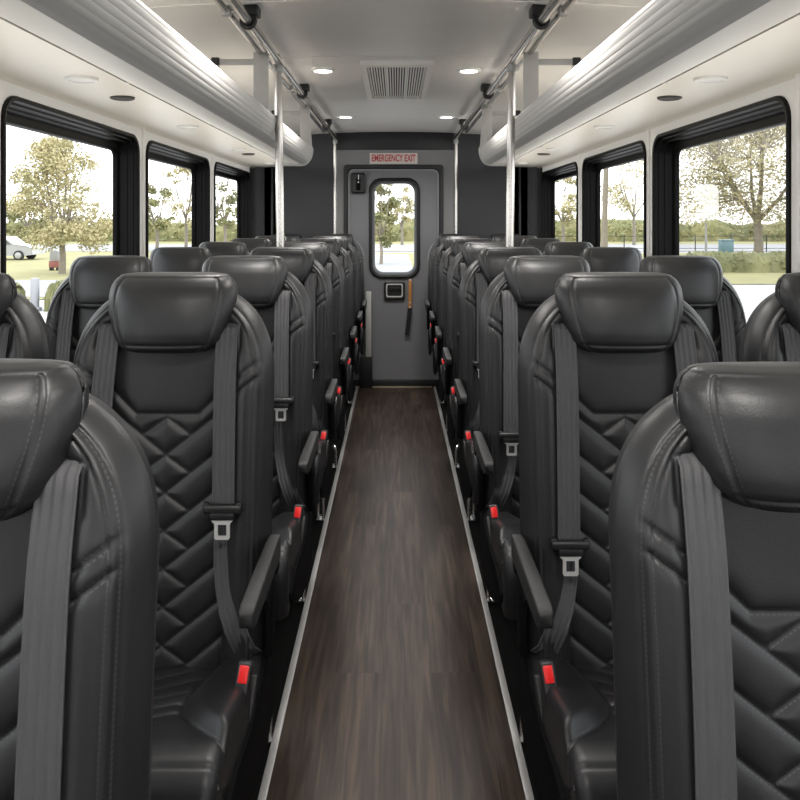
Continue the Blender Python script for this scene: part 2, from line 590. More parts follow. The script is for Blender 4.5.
def make_cushion():
    # centre-line path (y, z) from the rear over the top and down the front
    pts = [(0.0, 0.500), (-0.06, 0.507), (-0.12, 0.516), (-0.20, 0.533), (-0.28, 0.552), (-0.35, 0.567), (-0.395, 0.573), (-0.425, 0.569),
           (-0.448, 0.555), (-0.462, 0.530), (-0.468, 0.49), (-0.466, 0.45), (-0.455, 0.41)]
    P = np.array(pts); L = np.concatenate([[0], np.cumsum(np.hypot(*np.diff(P, axis=0).T))])
    l = np.linspace(0, L[-1], 170)
    py = interp_smooth(L, P[:, 0], l); pz = interp_smooth(L, P[:, 1], l)
    ty = np.gradient(py, l); tz = np.gradient(pz, l); q = np.hypot(ty, tz); ty /= q; tz /= q
    ny, nz = tz, -ty        # outward: up on the top, forward on the front
    W, R, D = 0.192, 0.020, 0.085
    lat = [(-W - 0.0, -D - 0.02), (-W, -D)]
    for k in range(9):
        a = PI / 2 * k / 8
        lat.append((-W + R - R * math.cos(a), -R + R * math.sin(a)))
    mid = np.linspace(-W + R, W - R, 101)[1:-1]
    latL = lat + [(x, 0) for x in mid] + [(-x, d) for x, d in lat[::-1]]
    LX = np.array([p[0] for p in latL]); LD = np.array([p[1] for p in latL])
    X = np.repeat(LX[None, :], len(l), 0)
    LL = np.repeat(l[:, None], len(LX), 1)
    YY = np.repeat(py[:, None], len(LX), 1)
    top = (LD > -0.001)[None, :]
    # thigh bolsters: raised panel whose inner boundary runs back -> front -> out to the side
    bx = interp_smooth([0, 0.08, 0.16, 0.24, 0.29, 0.33, 0.37, 0.42, 0.8], [0.128, 0.105, 0.090, 0.088, 0.100, 0.125, 0.165, 0.22, 0.3], LL)
    ax = np.abs(X)
    hb = 0.020 * sstep(0.0, 0.035, ax - bx)
    # quilted centre: chevrons
    S = []
    for k in range(9):
        l0 = 0.02 + 0.052 * k
        if l0 > 0.36: break
        for s in (1, -1):
            S.append((0, l0, s * 0.12, l0 - 0.075))
    d1, s1 = seg_field(X, LL, S)
    d1 = np.where((ax < bx - 0.004) & top & (LL < 0.335), d1, 9.0)
    d2 = np.where(top | (LD > -0.03)[None, :], np.abs(ax - bx) * 0.8, 9.0)
    d2 = np.where(LL < 0.41, d2, 9.0)
    d3 = np.abs(LL - 0.437)
    d5 = np.abs(LL - 0.345) + np.where(ax < bx, 0, 9.0)
    g = 0.008 * np.exp(-d1 / 0.007) + 0.009 * np.exp(-d2 / 0.004) + 0.0035 * np.exp(-d3 / 0.003)
    dd = np.minimum(np.minimum(d1, d2), d3)
    ss = np.where(d3 <= np.minimum(d1, d2), X, np.where(d1 < d2, s1, LL))
    off = LD[None, :] + hb - g - 0.006 * (1 - (X / W) ** 2) * sstep(0.36, 0.2, LL)
    Y = py[:, None] + ny[:, None] * off
    Z = pz[:, None] + nz[:, None] * off
    mb = MB()
    mb.grid(np.stack([X, Y, Z], -1))
    return mb.mesh('cushion', M_['leather'], True, {'seam_d': dd.ravel(), 'seam_s': ss.ravel()})


def strip_mesh(name, path, width, mat, thick=0.0025, ribs=True):
    """webbing: path of (centre, sideways unit, outward unit)"""
    cols = 25 if ribs else 5
    u = np.linspace(-0.5, 0.5, cols)
    rib = 0.0011 * np.cos(u * 2 * PI * 4) * (np.abs(u) < 0.48) if ribs else 0 * u
    prof = [(uu * width, thick + r) for uu, r in zip(u, rib)] + [(0.5 * width, 0), (-0.5 * width, 0)]
    P = []
    for c, sd, ou in path:
        c = Vector(c); sd = Vector(sd); ou = Vector(ou)
        P.append([list(c + sd * a + ou * b) for a, b in prof])
    mb = MB(); mb.grid(np.array(P), cv=True)
    n, m = len(P), len(prof)
    mb.f.append(tuple(range(m))); mb.f.append(tuple((n - 1) * m + k for k in range(m))[::-1])
    return mb.mesh(name, mat, 40)


XB = 0.1155    # belt offset from the seat's centre line
ZLATCH = 0.810


def make_belt(s, full, zl=ZLATCH):
    """s: side. full: three-point belt that ends in a latch and turns to the hip; otherwise the plain strap on the other shoulder"""
    path = []
    zs = [1.150, 1.143, 1.136, 1.12] + list(np.linspace(1.09, zl + 0.02, 16)) + [zl]
    if not full:
        zs = [1.150, 1.143, 1.136, 1.12] + list(np.linspace(1.09, 0.56, 26))
    for i, z in enumerate(zs):
        x = s * (XB + 0.006 * (1.14 - z) / 0.36)
        y = min(surf_y(x - 0.02, z), surf_y(x + 0.02, z)) - 0.004
        if i == 0: y += 0.022
        if i == 1: y += 0.008
        path.append(((x, y, z), (1, 0, 0), (0, -1, 0.08)))
    if full:
        for z, dx, yo in ((min(0.765, zl - 0.01), 0.0, 0.006), (min(0.74, zl - 0.02), 0.000, 0.004), (min(0.70, zl - 0.03), 0.001, 0.004), (0.66, 0.006, 0.003), (0.62, 0.015, 0.002), (0.585, 0.028, 0.004), (0.55, 0.042, 0.012), (0.53, 0.052, 0.024)):
            x = s * (XB + 0.006 + dx)
            y = surf_y(x, z) - 0.006 + yo
            tw = 0.5 * (dx / 0.05)
            path.append(((x, y, z), (math.cos(tw), -s * -math.sin(tw) * 0.5, s * math.sin(tw) * 0.35), (0, -1, 0)))
    return strip_mesh('shoulder_belt', path, 0.042, M_['web'])


def latch_pos(s, ZLATCH):
    x = s * (XB + 0.006)
    return x, min(surf_y(x - 0.02, ZLATCH), surf_y(x + 0.02, ZLATCH)) - 0.013


def make_latch(s, ZLATCH=ZLATCH):
    x, y = latch_pos(s, ZLATCH)
    mb = MB()
    mb.box((x, y, ZLATCH), (0.072, 0.016, 0.018), 0.006, 3)
    mb.box((x, y - 0.002, ZLATCH - 0.012), (0.046, 0.012, 0.016), 0.004, 2)
    for k in (-1, 1):
        mb.box((x + k * 0.031, y + 0.001, ZLATCH + 0.006), (0.012, 0.012, 0.014), 0.004, 2)
    return mb.mesh('latch_plate', M_['plastic'], 40)


def make_tongue(s, ZLATCH=ZLATCH):
    x, y = latch_pos(s, ZLATCH)
    z1, z0 = ZLATCH - 0.016, ZLATCH - 0.056
    t = 0.004
    out = [(-0.020, z1), (0.020, z1), (0.019, z1 - 0.006), (0.0145, z1 - 0.010), (0.0145, z0 + 0.003), (0.012, z0), (-0.012, z0), (-0.0145, z0 + 0.003), (-0.0145, z1 - 0.010), (-0.019, z1 - 0.006)]
    inn = [(-0.008, z1 - 0.012), (0.008, z1 - 0.012), (0.0082, z1 - 0.014), (0.0082, z1 - 0.016), (0.0082, z0 + 0.008), (0.007, z0 + 0.0065), (-0.007, z0 + 0.0065), (-0.0082, z0 + 0.008), (-0.0082, z1 - 0.016), (-0.0082, z1 - 0.014)]
    def lp(pts, yy): return [(x + a, yy, b) for a, b in pts]
    mb = MB()
    ya, yb = y - 0.001 - t, y - 0.001
    mb.loops([lp(out, yb), lp(out, ya), lp(inn, ya), lp(inn, yb), lp(out, yb)])
    return mb.mesh('tongue', M_['steel'], 30)


def make_armrest(s):
    mb = MB()
    x = s * 0.213
    # pad: tapered beam from the pivot forward
    secs = [(-0.045, 0.700, 0.742, 0.014), (-0.075, 0.700, 0.747, 0.0155), (-0.20, 0.706, 0.746, 0.017), (-0.315, 0.709, 0.744, 0.0175), (-0.330, 0.712, 0.741, 0.0165), (-0.336, 0.717, 0.736, 0.013)]
    loops = []
    for y, z0, z1, hw in secs:
        loops.append([(x + a, y, b) for a, b in rrect(-hw * 0.74, hw * 0.74, z0, z1, 0.0035, 3)])
    mb.loops(loops, True, True)
    return mb.mesh('armrest', M_['arm'], 50)


def make_pivot(s):
    mb = MB()
    x = s * 0.208
    mb.cyl((x, -0.075, 0.700), 0.036, 0.016, 'X', 28, bev=0.003)
    mb.cyl((x + s * 0.010, -0.075, 0.700), 0.018, 0.010, 'X', 20, bev=0.002)
    mb.box((x - s * 0.004, -0.055, 0.62), (0.014, 0.045, 0.20), 0.005)
    mb.box((x + s * 0.003, -0.10, 0.672), (0.012, 0.11, 0.022), 0.004, 2, Matrix.Rotation(math.radians(14), 4, 'X'))
    return mb.mesh('armrest_pivot', M_['gloss'], 40)


def make_buckle(s):
    mb = MB()
    R = Matrix.Rotation(math.radians(-24), 4, 'X') @ Matrix.Rotation(math.radians(s * 6), 4, 'Y')
    mb.box((s * 0.183, -0.215, 0.548), (0.025, 0.024, 0.085), 0.005, 3, R)
    mb.box((s * 0.187, -0.180, 0.50), (0.020, 0.018, 0.09), 0.004, 2, R)
    return mb.mesh('buckle', M_['plastic'], 40)


def make_button(s):
    mb = MB()
    R = Matrix.Rotation(math.radians(-24), 4, 'X') @ Matrix.Rotation(math.radians(s * 6), 4, 'Y')
    off = R @ Vector((0, -0.0115, 0.022))
    mb.box(Vector((s * 0.183, -0.215, 0.548)) + off, (0.0165, 0.005, 0.027), 0.0018, 2, R)
    return mb.mesh('release_button', M_['red'], 40)


def make_seat_pan(s):
    mb = MB()
    mb.box((0, -0.215, 0.445), (0.370, 0.42, 0.075), 0.02, 3)
    mb.box((0, -0.06, 0.40), (0.330, 0.10, 0.14), 0.015, 2)
    return mb.mesh('seat_pan', M_['plastic'], 40)


def make_side_cover(s):
    # plastic shield on the aisle flank, with a swooping lower edge
    top = [(0.02, 0.57), (-0.05, 0.525), (-0.12, 0.490), (-0.22, 0.475), (-0.32, 0.485), (-0.40, 0.475), (-0.43, 0.46)]
    bot = [(0.03, 0.36), (-0.05, 0.33), (-0.12, 0.335), (-0.22, 0.35), (-0.32, 0.385), (-0.40, 0.42), (-0.43, 0.445)]
    mb = MB()
    A, B = s * 0.190, s * 0.198
    ring = top + bot[::-1]
    def lp(x, k):
        cy = sum(p[0] for p in ring) / len(ring); cz = sum(p[1] for p in ring) / len(ring)
        return [(x, cy + (y - cy) * k, cz + (z - cz) * k) for y, z in ring]
    mb.loops([lp(A, 1.0), lp(B - s * 0.003, 1.0), lp(B, 0.975)], True, True)
    return mb.mesh('side_cover', M_['gloss'], 30)


def make_leg(s, outer):
    mb = MB()
    x = s * (0.066 if outer else -0.140)
    mb.box((x, -0.20, 0.205), (0.022, 0.10, 0.37), 0.006, 2, Matrix.Rotation(math.radians(8), 4, 'X'))
    mb.box((x, -0.21, 0.022), (0.040, 0.36, 0.030), 0.008, 2)
    mb.box((x, -0.20, 0.385), (0.034, 0.36, 0.030), 0.006, 2)
    # curved brace
    pts = [(x, -0.38, 0.39), (x, -0.345, 0.30), (x, -0.325, 0.18), (x, -0.345, 0.04)]
    mb.tube(pts, 0.010, 8)
    pts = [(x, -0.03, 0.39), (x, -0.05, 0.30), (x, -0.075, 0.18), (x, -0.06, 0.04)]
    mb.tube(pts, 0.010, 8)
    return mb.mesh('leg', M_['gloss'], 40)


def make_clamp(s):
    mb = MB()
    x = s * 0.106
    for y0 in (-0.26,):
        pts = []
        for k in range(13):
            a = PI * k / 12
            pts.append((x + s * 0.014 * math.cos(a), y0 - 0.020 * math.cos(a), 0.085 + 0.040 * math.sin(a)))
        pts = [(x + s * 0.014, y0 - 0.020, 0.008)] + pts + [(x - s * 0.014, y0 + 0.020, 0.008)]
        mb.tube(pts, 0.007, 8)
        mb.box((x - s * 0.004, y0, 0.010), (0.022, 0.062, 0.012), 0.003, 2)
    return mb.mesh('floor_clamp', M_['clamp'], 40)


_cache = {}


def cm(key, fn, *a):
    if key not in _cache:
        _cache[key] = fn(*a)
    return _cache[key]


def seat(x, y, s, aisle, label, group, zs=1.0, zl=ZLATCH, xs=1.0):
    t = empty('bus_seat', (x, y, 0))
    t.scale = (xs, 1, zs)
    tag(t, label, 'bus seat', group)
    obj_of('backrest', cm('back', make_backrest), t)
    obj_of('headrest', cm('head', make_headrest), t)
    obj_of('cushion', cm('cush', make_cushion), t)
    bl = obj_of('shoulder_belt', cm(('belt', s, zl), make_belt, s, True, zl), t)
    lt = obj_of('latch_plate', cm(('latch', s, zl), make_latch, s, zl), bl)
    tg = obj_of('tongue', cm(('tongue', s, zl), make_tongue, s, zl), bl)
    tag(tg, 'silver metal belt tongue')
    obj_of('shoulder_strap', cm(('strap', -s), make_belt, -s, False), t)
    bk = obj_of('buckle', cm(('buckle', s), make_buckle, s), t)
    tag(obj_of('release_button', cm(('button', s), make_button, s), bk), 'red release button')
    obj_of('seat_pan', cm('pan', make_seat_pan, s), t)
    obj_of('leg', cm(('leg', s, 1), make_leg, s, True), t)
    obj_of('leg', cm(('leg', s, 0), make_leg, s, False), t)
    if aisle:
        ar = obj_of('armrest', cm(('arm', s), make_armrest, s), t)
        obj_of('armrest_pivot', cm(('pivot', s), make_pivot, s), ar)
        obj_of('side_cover', cm(('cover', s), make_side_cover, s), t)
        tag(obj_of('floor_clamp', cm(('clamp', s), make_clamp, s), t), 'chrome floor clamp')
    return t


ROWS = [1.52 + 0.722 * k for k in range(7)]
ORD = ['second', 'third', 'fourth', 'fifth', 'sixth', 'seventh']
XA, XW = 0.447, 0.843
for side, nm in ((-1, 'left'), (1, 'right')):
    seat(-0.452 if side < 0 else XA, 0.785 if side < 0 else 0.86, -side, True,
         f'black quilted leather seat on the aisle, {nm} bank, nearest the camera',
         'black leather bus seats', 0.966 if side < 0 else 0.952, 0.70)
    for i, y in enumerate(ROWS):
        w = ORD[i] + ' row from the camera' if i < 6 else 'last row before the rear wall'
        zl = {(-1, 0): 0.81, (1, 0): 0.745, (-1, 1): 0.84, (1, 1): 0.745}.get((side, i), 0.81)
        seat(side * XA, y, -side, True, f'black quilted leather seat on the aisle, {nm} bank, {w}', 'black leather bus seats', 1.0, zl)
        seat(side * (XW + (0.045 if i == 0 else 0)), y, side, False, f'black quilted leather seat beside the windows, {nm} bank, {w}', 'black leather bus seats', 1.0, ZLATCH, 0.94)


# ------------------------------------------------------------------ SHELL
def structure(mb, name, mat, smooth=35, parent=None):
    o = mb.build(name, mat, parent, smooth)
    if parent is None: o['kind'] = 'structure'
    return o


Y0 = -0.55
YF = -2.3
# floor: aisle planks, black sides
mb = MB(); mb.box((0, (YF + BACK) / 2, -0.02), (0.62, BACK - YF, 0.04)); structure(mb, 'floor', M_['floor'])
for sx, nm in ((-1, 'left'), (1, 'right')):
    mb = MB(); mb.box((sx * (0.31 + WX + 0.08) / 2, (YF + BACK) / 2, -0.021), (WX + 0.08 - 0.31, BACK - YF, 0.04)); structure(mb, 'floor_' + nm, M_['subfloor'])
    mb = MB(); mb.box((sx * 0.312, (0.3 + BACK - 0.03) / 2, 0.003), (0.020, BACK - 0.33, 0.006), 0.002); structure(mb, 'trim_1' if sx < 0 else 'trim_2', M_['alu'])
mb = MB(); mb.box((-0.02, BACK - 0.045, 0.004), (0.62, 0.03, 0.008), 0.002); structure(mb, 'trim_3', plain('brass_threshold', (0.40, 0.34, 0.25), 0.4, 0.6))

# side walls with window openings
WTOP, WBOT = H + 0.372, 0.86
WINS = [(-1.95, -0.50), (-0.36, 0.80), (0.93, 2.11), (2.235, 3.41), (3.525, 4.70), (4.845, 6.02)]
ZW1 = H + 0.44


def wall(sx, nm):
    mb = MB()
    edges = [YF] + [(WINS[k][1] + WINS[k + 1][0]) / 2 for k in range(5)] + [BACK]
    for k, (a, b) in enumerate(WINS):
        inn = rrect(a, b, WBOT, WTOP, 0.075)
        out = rrect(edges[k], edges[k + 1], -0.01, ZW1, 0.0005)
        def lp(p, x): return [(sx * x, yy, zz) for yy, zz in p]
        mb.loops([lp(out, WX), lp(inn, WX), lp(inn, WX + 0.09), lp(out, WX + 0.09)])
    structure(mb, 'wall_' + nm, M_['wall'])
    # moulded ribs on the pillars
    mb = MB()
    for k in range(5):
        yc = (WINS[k][1] + WINS[k + 1][0]) / 2
        mb.box((sx * (WX - 0.002), yc + 0.012, (ZW1 + 0.8) / 2), (0.012, 0.022, ZW1 - 0.8), 0.005, 3)
    structure(mb, 'trim_4' if sx < 0 else 'trim_5', M_['wall'])


wall(-1, 'left'); wall(1, 'right')

wn = 0
for sx in (-1, 1):
    for k, (a, b) in enumerate(WINS):
        wn += 1
        mb = MB()
        def lp(ins, x):
            return [(sx * x, yy, zz) for yy, zz in rrect(a + ins, b - ins, WBOT + ins, WTOP - ins, max(0.075 - ins * 0.6, 0.02))]
        prof = [(-0.005, WX + 0.002), (-0.005, WX - 0.007), (0.0, WX - 0.011), (0.010, WX - 0.009), (0.013, WX - 0.003), (0.014, WX + 0.010), (0.020, WX + 0.012), (0.024, WX + 0.034),
                (0.030, WX + 0.036), (0.036, WX + 0.066), (0.062, WX + 0.069), (0.066, WX + 0.074), (0.068, WX + 0.086), (0.0, WX + 0.088)]
        mb.loops([lp(i, x) for i, x in prof])
        f = structure(mb, f'window_{wn}', M_['frame'], 30)
        g = MB()
        p = [(sx * (WX + 0.076), yy, zz) for yy, zz in rrect(a + 0.066, b - 0.066, WBOT + 0.066, WTOP - 0.066, 0.03)]
        g.add(p, [tuple(range(len(p)))])
        g.build('pane', M_['glass'], f)

# ceiling: gentle arch
def ceil_z(x): return H + 0.716 - 0.055 * (x / WX) ** 2
mb = MB()
xs = np.linspace(-WX - 0.08, WX + 0.08, 41)
ys = [Y0, 0.9, 0.902, 2.46, 2.464, 3.30, 3.304, 4.75, 4.754, BACK + 0.05]
ys = [YF, BACK + 0.05]
mb.grid(np.array([[(x, y, ceil_z(x)) for x in xs] for y in ys]))
mb.grid(np.array([[(x, y, ceil_z(x) + 0.04) for x in xs] for y in ys]))
structure(mb, 'ceiling', M_['ceiling'], True)
# cross seams of the ceiling panels
for n, y in enumerate((2.47, 3.31)):
    mb = MB()
    pr = [(-0.012, 0), (-0.010, -0.0035), (0.010, -0.0035), (0.012, 0)]
    mb.grid(np.array([[(x, y + a, ceil_z(x) + b + 0.0005) for a, b in pr] for x in np.linspace(-0.95, 0.95, 21)]))
    structure(mb, f'trim_{6 + n}', M_['ceiling'])

# soffit above the windows
for sx, nm in ((-1, 'left'), (1, 'right')):
    mb = MB()
    pr = [(0.80, 0.445), (0.84, 0.437), (1.00, 0.431), (1.12, 0.428), (WX - 0.012, 0.422), (WX, 0.412), (WX + 0.01, 0.412), (WX + 0.01, 0.46), (0.80, 0.46)]
    lps = [[(sx * x, y, H + z) for x, z in pr] for y in (YF, BACK - 0.002)]
    mb.loops(lps, True, True)
    structure(mb, 'ceiling_' + nm, M_['soffit'])

# front bulkhead with the windshield opening
mb = MB()
def lf(p): return [[(x, YF + d, z) for x, z in p] for d in (0, 0.06)]
fo, fi = rrect(-WX - 0.08, WX + 0.08, -0.01, H + 0.75, 0.001), rrect(-1.02, 1.02, 0.85, H + 0.58, 0.12)
mb.loops([lf(fo)[0], lf(fi)[0], lf(fi)[1], lf(fo)[1]])
structure(mb, 'wall_front', M_['header'])

# rear wall
mb = MB()
for sx in (-1, 1):
    a, b = (-WX - 0.08, -0.49) if sx < 0 else (0.47, WX + 0.08)
    mb.box(((a + b) / 2, BACK + 0.03, 1.06), (b - a, 0.06, 2.14))
structure(mb, 'wall_back', M_['charcoal'])
mb = MB()
mb.box((-0.01, BACK + 0.025, H + 0.648), (0.96, 0.07, 0.155), 0.008)
mb.box((0.235, BACK - 0.012, H + 0.655), (0.13, 0.006, 0.05), 0.002)
structure(mb, 'trim_8', M_['header'])
# rounded corner covers where the side walls meet the rear wall
for sx in (-1, 1):
    mb = MB()
    cx, cy, r = sx * (WX - 0.09), BACK - 0.09, 0.09
    P = []
    for z in (0.0, H + 0.43):
        P.append([(sx * WX, BACK - 0.13, z)] + [(cx + sx * r * math.cos(a), cy + r * math.sin(a), z) for a in np.linspace(0, PI / 2, 9)] + [(sx * (WX - 0.2), BACK, z)])
    mb.grid(np.array(P))
    structure(mb, 'trim_9' if sx < 0 else 'trim_10', M_['charcoal'], True)
    mb = MB()
    mb.box((sx * (WX - 0.155), BACK - 0.012, 0.9), (0.02, 0.02, 1.75), 0.006)
    mb.box((sx * (WX - 0.006), BACK - 0.150, 0.9), (0.02, 0.025, 1.75), 0.006)
    structure(mb, 'trim_11' if sx < 0 else 'trim_12', M_['header'])

# grey surround of the exit door (ring)
DX0, DX1, DZ1 = -0.425, 0.385, H + 0.449
def lp3(pts, y): return [(x, y, z) for x, z in pts]
mb = MB()
o_ = rrect(-0.492, 0.472, -0.01, H + 0.575, 0.002); i_ = rrect(DX0, DX1, -0.008, DZ1, 0.02)
mb.loops([lp3(o_, BACK + 0.05), lp3(o_, BACK), lp3(i_, BACK), lp3(i_, BACK + 0.05)])
structure(mb, 'trim_13', M_['doorframe'])

# exit door: rubber frame, thin bright bead, slab with a window, handle, grab strap
mb = MB()
a_ = rrect(DX0, DX1, -0.005, DZ1, 0.03); b_ = rrect(DX0 + 0.035, DX1 - 0.035, 0.03, DZ1 - 0.035, 0.05)
mb.loops([lp3(a_, BACK + 0.045), lp3(a_, BACK - 0.010), lp3(rrect(DX0 + 0.008, DX1 - 0.008, 0.003, DZ1 - 0.008, 0.03), BACK - 0.014), lp3(rrect(DX0 + 0.028, DX1 - 0.028, 0.023, DZ1 - 0.028, 0.05), BACK - 0.010), lp3(b_, BACK + 0.01), lp3(b_, BACK + 0.045)])
door = structure(mb, 'door_1', M_['rubber'])
mb = MB()
c0 = rrect(DX0 + 0.035, DX1 - 0.035, 0.03, DZ1 - 0.035, 0.05); c1 = rrect(DX0 + 0.047, DX1 - 0.047, 0.042, DZ1 - 0.047, 0.045)
mb.loops([lp3(c0, BACK + 0.02), lp3(c0, BACK - 0.002), lp3(c1, BACK - 0.002), lp3(c1, BACK + 0.02)])
mb.build('bead', M_['bead'], door)
mb = MB()
GX0, GX1, GZ0, GZ1 = -0.172, 0.148, H - 0.425, H + 0.295
g_ = rrect(GX0 - 0.03, GX1 + 0.03, GZ0 - 0.03, GZ1 + 0.03, 0.085)
mb.loops([lp3(c1, BACK + 0.045), lp3(c1, BACK + 0.010), lp3(g_, BACK + 0.010), lp3(g_, BACK + 0.045)])
mb.build('door_panel', M_['door'], door)
mb = MB()
def gr(i, r): return rrect(GX0 + i, GX1 - i, GZ0 + i, GZ1 - i, r)
mb.loops([lp3(gr(-0.048, 0.10), BACK + 0.012), lp3(gr(-0.046, 0.10), BACK - 0.006), lp3(gr(-0.036, 0.095), BACK - 0.016), lp3(gr(-0.02, 0.085), BACK - 0.012), lp3(gr(-0.008, 0.075), BACK + 0.004), lp3(gr(0, 0.07), BACK + 0.02), lp3(gr(0, 0.07), BACK + 0.05), lp3(gr(-0.04, 0.1), BACK + 0.052)])
wf = mb.build('window_frame', M_['rubber'], door)
mb = MB(); p = lp3(gr(-0.004, 0.07), BACK + 0.03); mb.add(p, [tuple(range(len(p)))])
mb.build('pane', M_['glass'], wf)
mb = MB()
hx0, hx1, hz0, hz1 = -0.098, 0.073, H - 0.645, H - 0.50
mb.loops([lp3(rrect(hx0, hx1, hz0, hz1, 0.018), BACK + 0.012), lp3(rrect(hx0, hx1, hz0, hz1, 0.018), BACK - 0.012), lp3(rrect(hx0 + 0.006, hx1 - 0.006, hz0 + 0.006, hz1 - 0.006, 0.016), BACK - 0.016),
          lp3(rrect(hx0 + 0.022, hx1 - 0.022, hz0 + 0.022, hz1 - 0.022, 0.012), BACK - 0.014), lp3(rrect(hx0 + 0.028, hx1 - 0.028, hz0 + 0.028, hz1 - 0.028, 0.012), BACK + 0.008)], False, True)
hd = mb.build('latch_recess', M_['plastic'], door)
mb = MB()
mb.loops([lp3(rrect(hx0 + 0.017, hx1 - 0.017, hz0 + 0.017, hz1 - 0.017, 0.014), BACK - 0.0155), lp3(rrect(hx0 + 0.019, hx1 - 0.019, hz0 + 0.019, hz1 - 0.019, 0.013), BACK - 0.019), lp3(rrect(hx0 + 0.026, hx1 - 0.026, hz0 + 0.026, hz1 - 0.026, 0.012), BACK - 0.019), lp3(rrect(hx0 + 0.028, hx1 - 0.028, hz0 + 0.028, hz1 - 0.028, 0.012), BACK - 0.010)])
mb.build('handle', M_['steel'], hd)
mb = MB(); mb.box((-0.0125, BACK - 0.004, (hz0 + hz1) / 2 + 0.016), (0.10, 0.008, 0.03), 0.003)
mb.build('latch_paddle', M_['rubber'], hd)
# black threshold under the door
mb = MB(); mb.box((-0.02, BACK - 0.012, 0.028), (0.80, 0.03, 0.055), 0.006); mb.build('threshold', M_['rubber'], door)

# orange and black strap hanging on the door
st = empty('pull_strap', (0.115, BACK - 0.008, H - 0.48))
tag(st, 'orange strap with black lower end hanging beside the exit door latch', 'strap')
mb = MB()
pts = [(0, 0, 0), (0.0, -0.006, -0.02), (0.0, -0.008, -0.10), (-0.003, -0.008, -0.24)]
for p0, p1 in zip(pts[:-1], pts[1:]):
    pass
mb.grid(np.array([[(p[0] + a, p[1] + b, p[2]) for a, b in ((-0.012, 0), (-0.012, -0.004), (0.012, -0.004), (0.012, 0))] for p in pts]), cv=True)
mb.build('strap_band', M_['orange'], st)
mb = MB()
pts = [(-0.003, -0.008, -0.235), (-0.010, -0.008, -0.33), (-0.025, -0.006, -0.455)]
mb.grid(np.array([[(p[0] + a, p[1] + b, p[2]) for a, b in ((-0.018, 0), (-0.018, -0.006), (0.018, -0.006), (0.018, 0))] for p in pts]), cv=True)
mb.build('strap_tail', M_['rubber'], st)
mb = MB(); mb.cyl((0, -0.006, -0.005), 0.007, 0.008, 'Y', 14); mb.cyl((-0.001, -0.014, -0.19), 0.006, 0.004, 'Y', 14); mb.cyl((-0.002, -0.014, -0.225), 0.006, 0.004, 'Y', 14)
mb.build('rivet', M_['steel'], st)

# emergency exit sign
sg = empty('exit_sign', (-0.02, BACK - 0.001, H + 0.500))
tag(sg, 'white sign with red EMERGENCY EXIT lettering above the rear door', 'sign')
mb = MB(); mb.box((0, -0.004, 0), (0.388, 0.008, 0.088), 0.002); mb.build('plate', M_['signplate'], sg)
fc = bpy.data.curves.new('lettering', 'FONT')
fc.body = 'EMERGENCY EXIT'
fc.align_x = 'CENTER'; fc.align_y = 'CENTER'; fc.size = 0.075; fc.extrude = 0.0008; fc.offset = 0.0016
fc.materials.append(M_['signred'])
tmp = bpy.data.objects.new('lettering_source', fc); link(tmp)
bpy.context.view_layer.update()
tme = bpy.data.meshes.new_from_object(tmp.evaluated_get(bpy.context.evaluated_depsgraph_get()))
bpy.data.objects.remove(tmp); bpy.data.curves.remove(fc)
xs_ = [v.co.x for v in tme.vertices]
ft = obj_of('lettering', tme, sg)
ft.rotation_euler = (PI / 2, 0, 0); ft.location = (0, -0.0092, 0.000)
ft.scale = (0.356 / (max(xs_) - min(xs_)), 1.05, 1)

# little black loudspeaker box on the door
sp = empty('door_speaker', (-0.305, BACK + 0.01, H + 0.300))
tag(sp, 'small black speaker box on the upper corner of the rear door', 'speaker box')
mb = MB()
def sr(i, r): return rrect(-0.062 + i, 0.062 - i, -0.085 + i, 0.085 - i, r)
mb.loops([lp3(sr(0, 0.025), 0), lp3(sr(0.002, 0.025), -0.03), lp3(sr(0.012, 0.02), -0.036), lp3(sr(0.016, 0.018), -0.032)], True, True)
mb.build('housing', M_['plastic'], sp)
mb = MB(); mb.box((0, -0.034, -0.01), (0.035, 0.012, 0.10), 0.006); mb.cyl((0, -0.042, 0.0), 0.011, 0.006, 'Y', 18); mb.build('catch', M_['gloss'], sp)
mb = MB(); mb.cyl((0, -0.043, 0.006), 0.006, 0.008, 'Y', 14); mb.box((0.002, -0.041, 0.045), (0.006, 0.004, 0.04), 0.001); mb.build('screw', M_['steel'], sp)

# pale upright handrail post left of the door, with a black foot
pp = empty('door_side_post', (-0.222, BACK - 0.045, 0))
tag(pp, 'pale grey upright post standing left of the rear door', 'post')
mb = MB(); mb.box((0, 0, 0.51), (0.046, 0.03, 0.53), 0.006); mb.build('post', M_['divider'], pp)
mb = MB(); mb.box((-0.02, 0, 0.125), (0.10, 0.05, 0.25), 0.006); mb.build('foot', M_['rubber'], pp)

# ------------------------------------------------------------------ luggage racks
RE = 4.50
NOSE = [(0.560, 0.3275), (0.540, 0.333), (0.524, 0.344), (0.512, 0.360), (0.504, 0.380), (0.500, 0.402), (0.500, 0.422), (0.507, 0.434), (0.520, 0.438)]


def smooth_poly(P, n):
    P = np.array(P, float)
    L = np.concatenate([[0], np.cumsum(np.hypot(*np.diff(P, axis=0).T))])
    l = np.linspace(0, L[-1], n)
    return np.stack([interp_smooth(L, P[:, 0], l), interp_smooth(L, P[:, 1], l)], 1), L[-1]


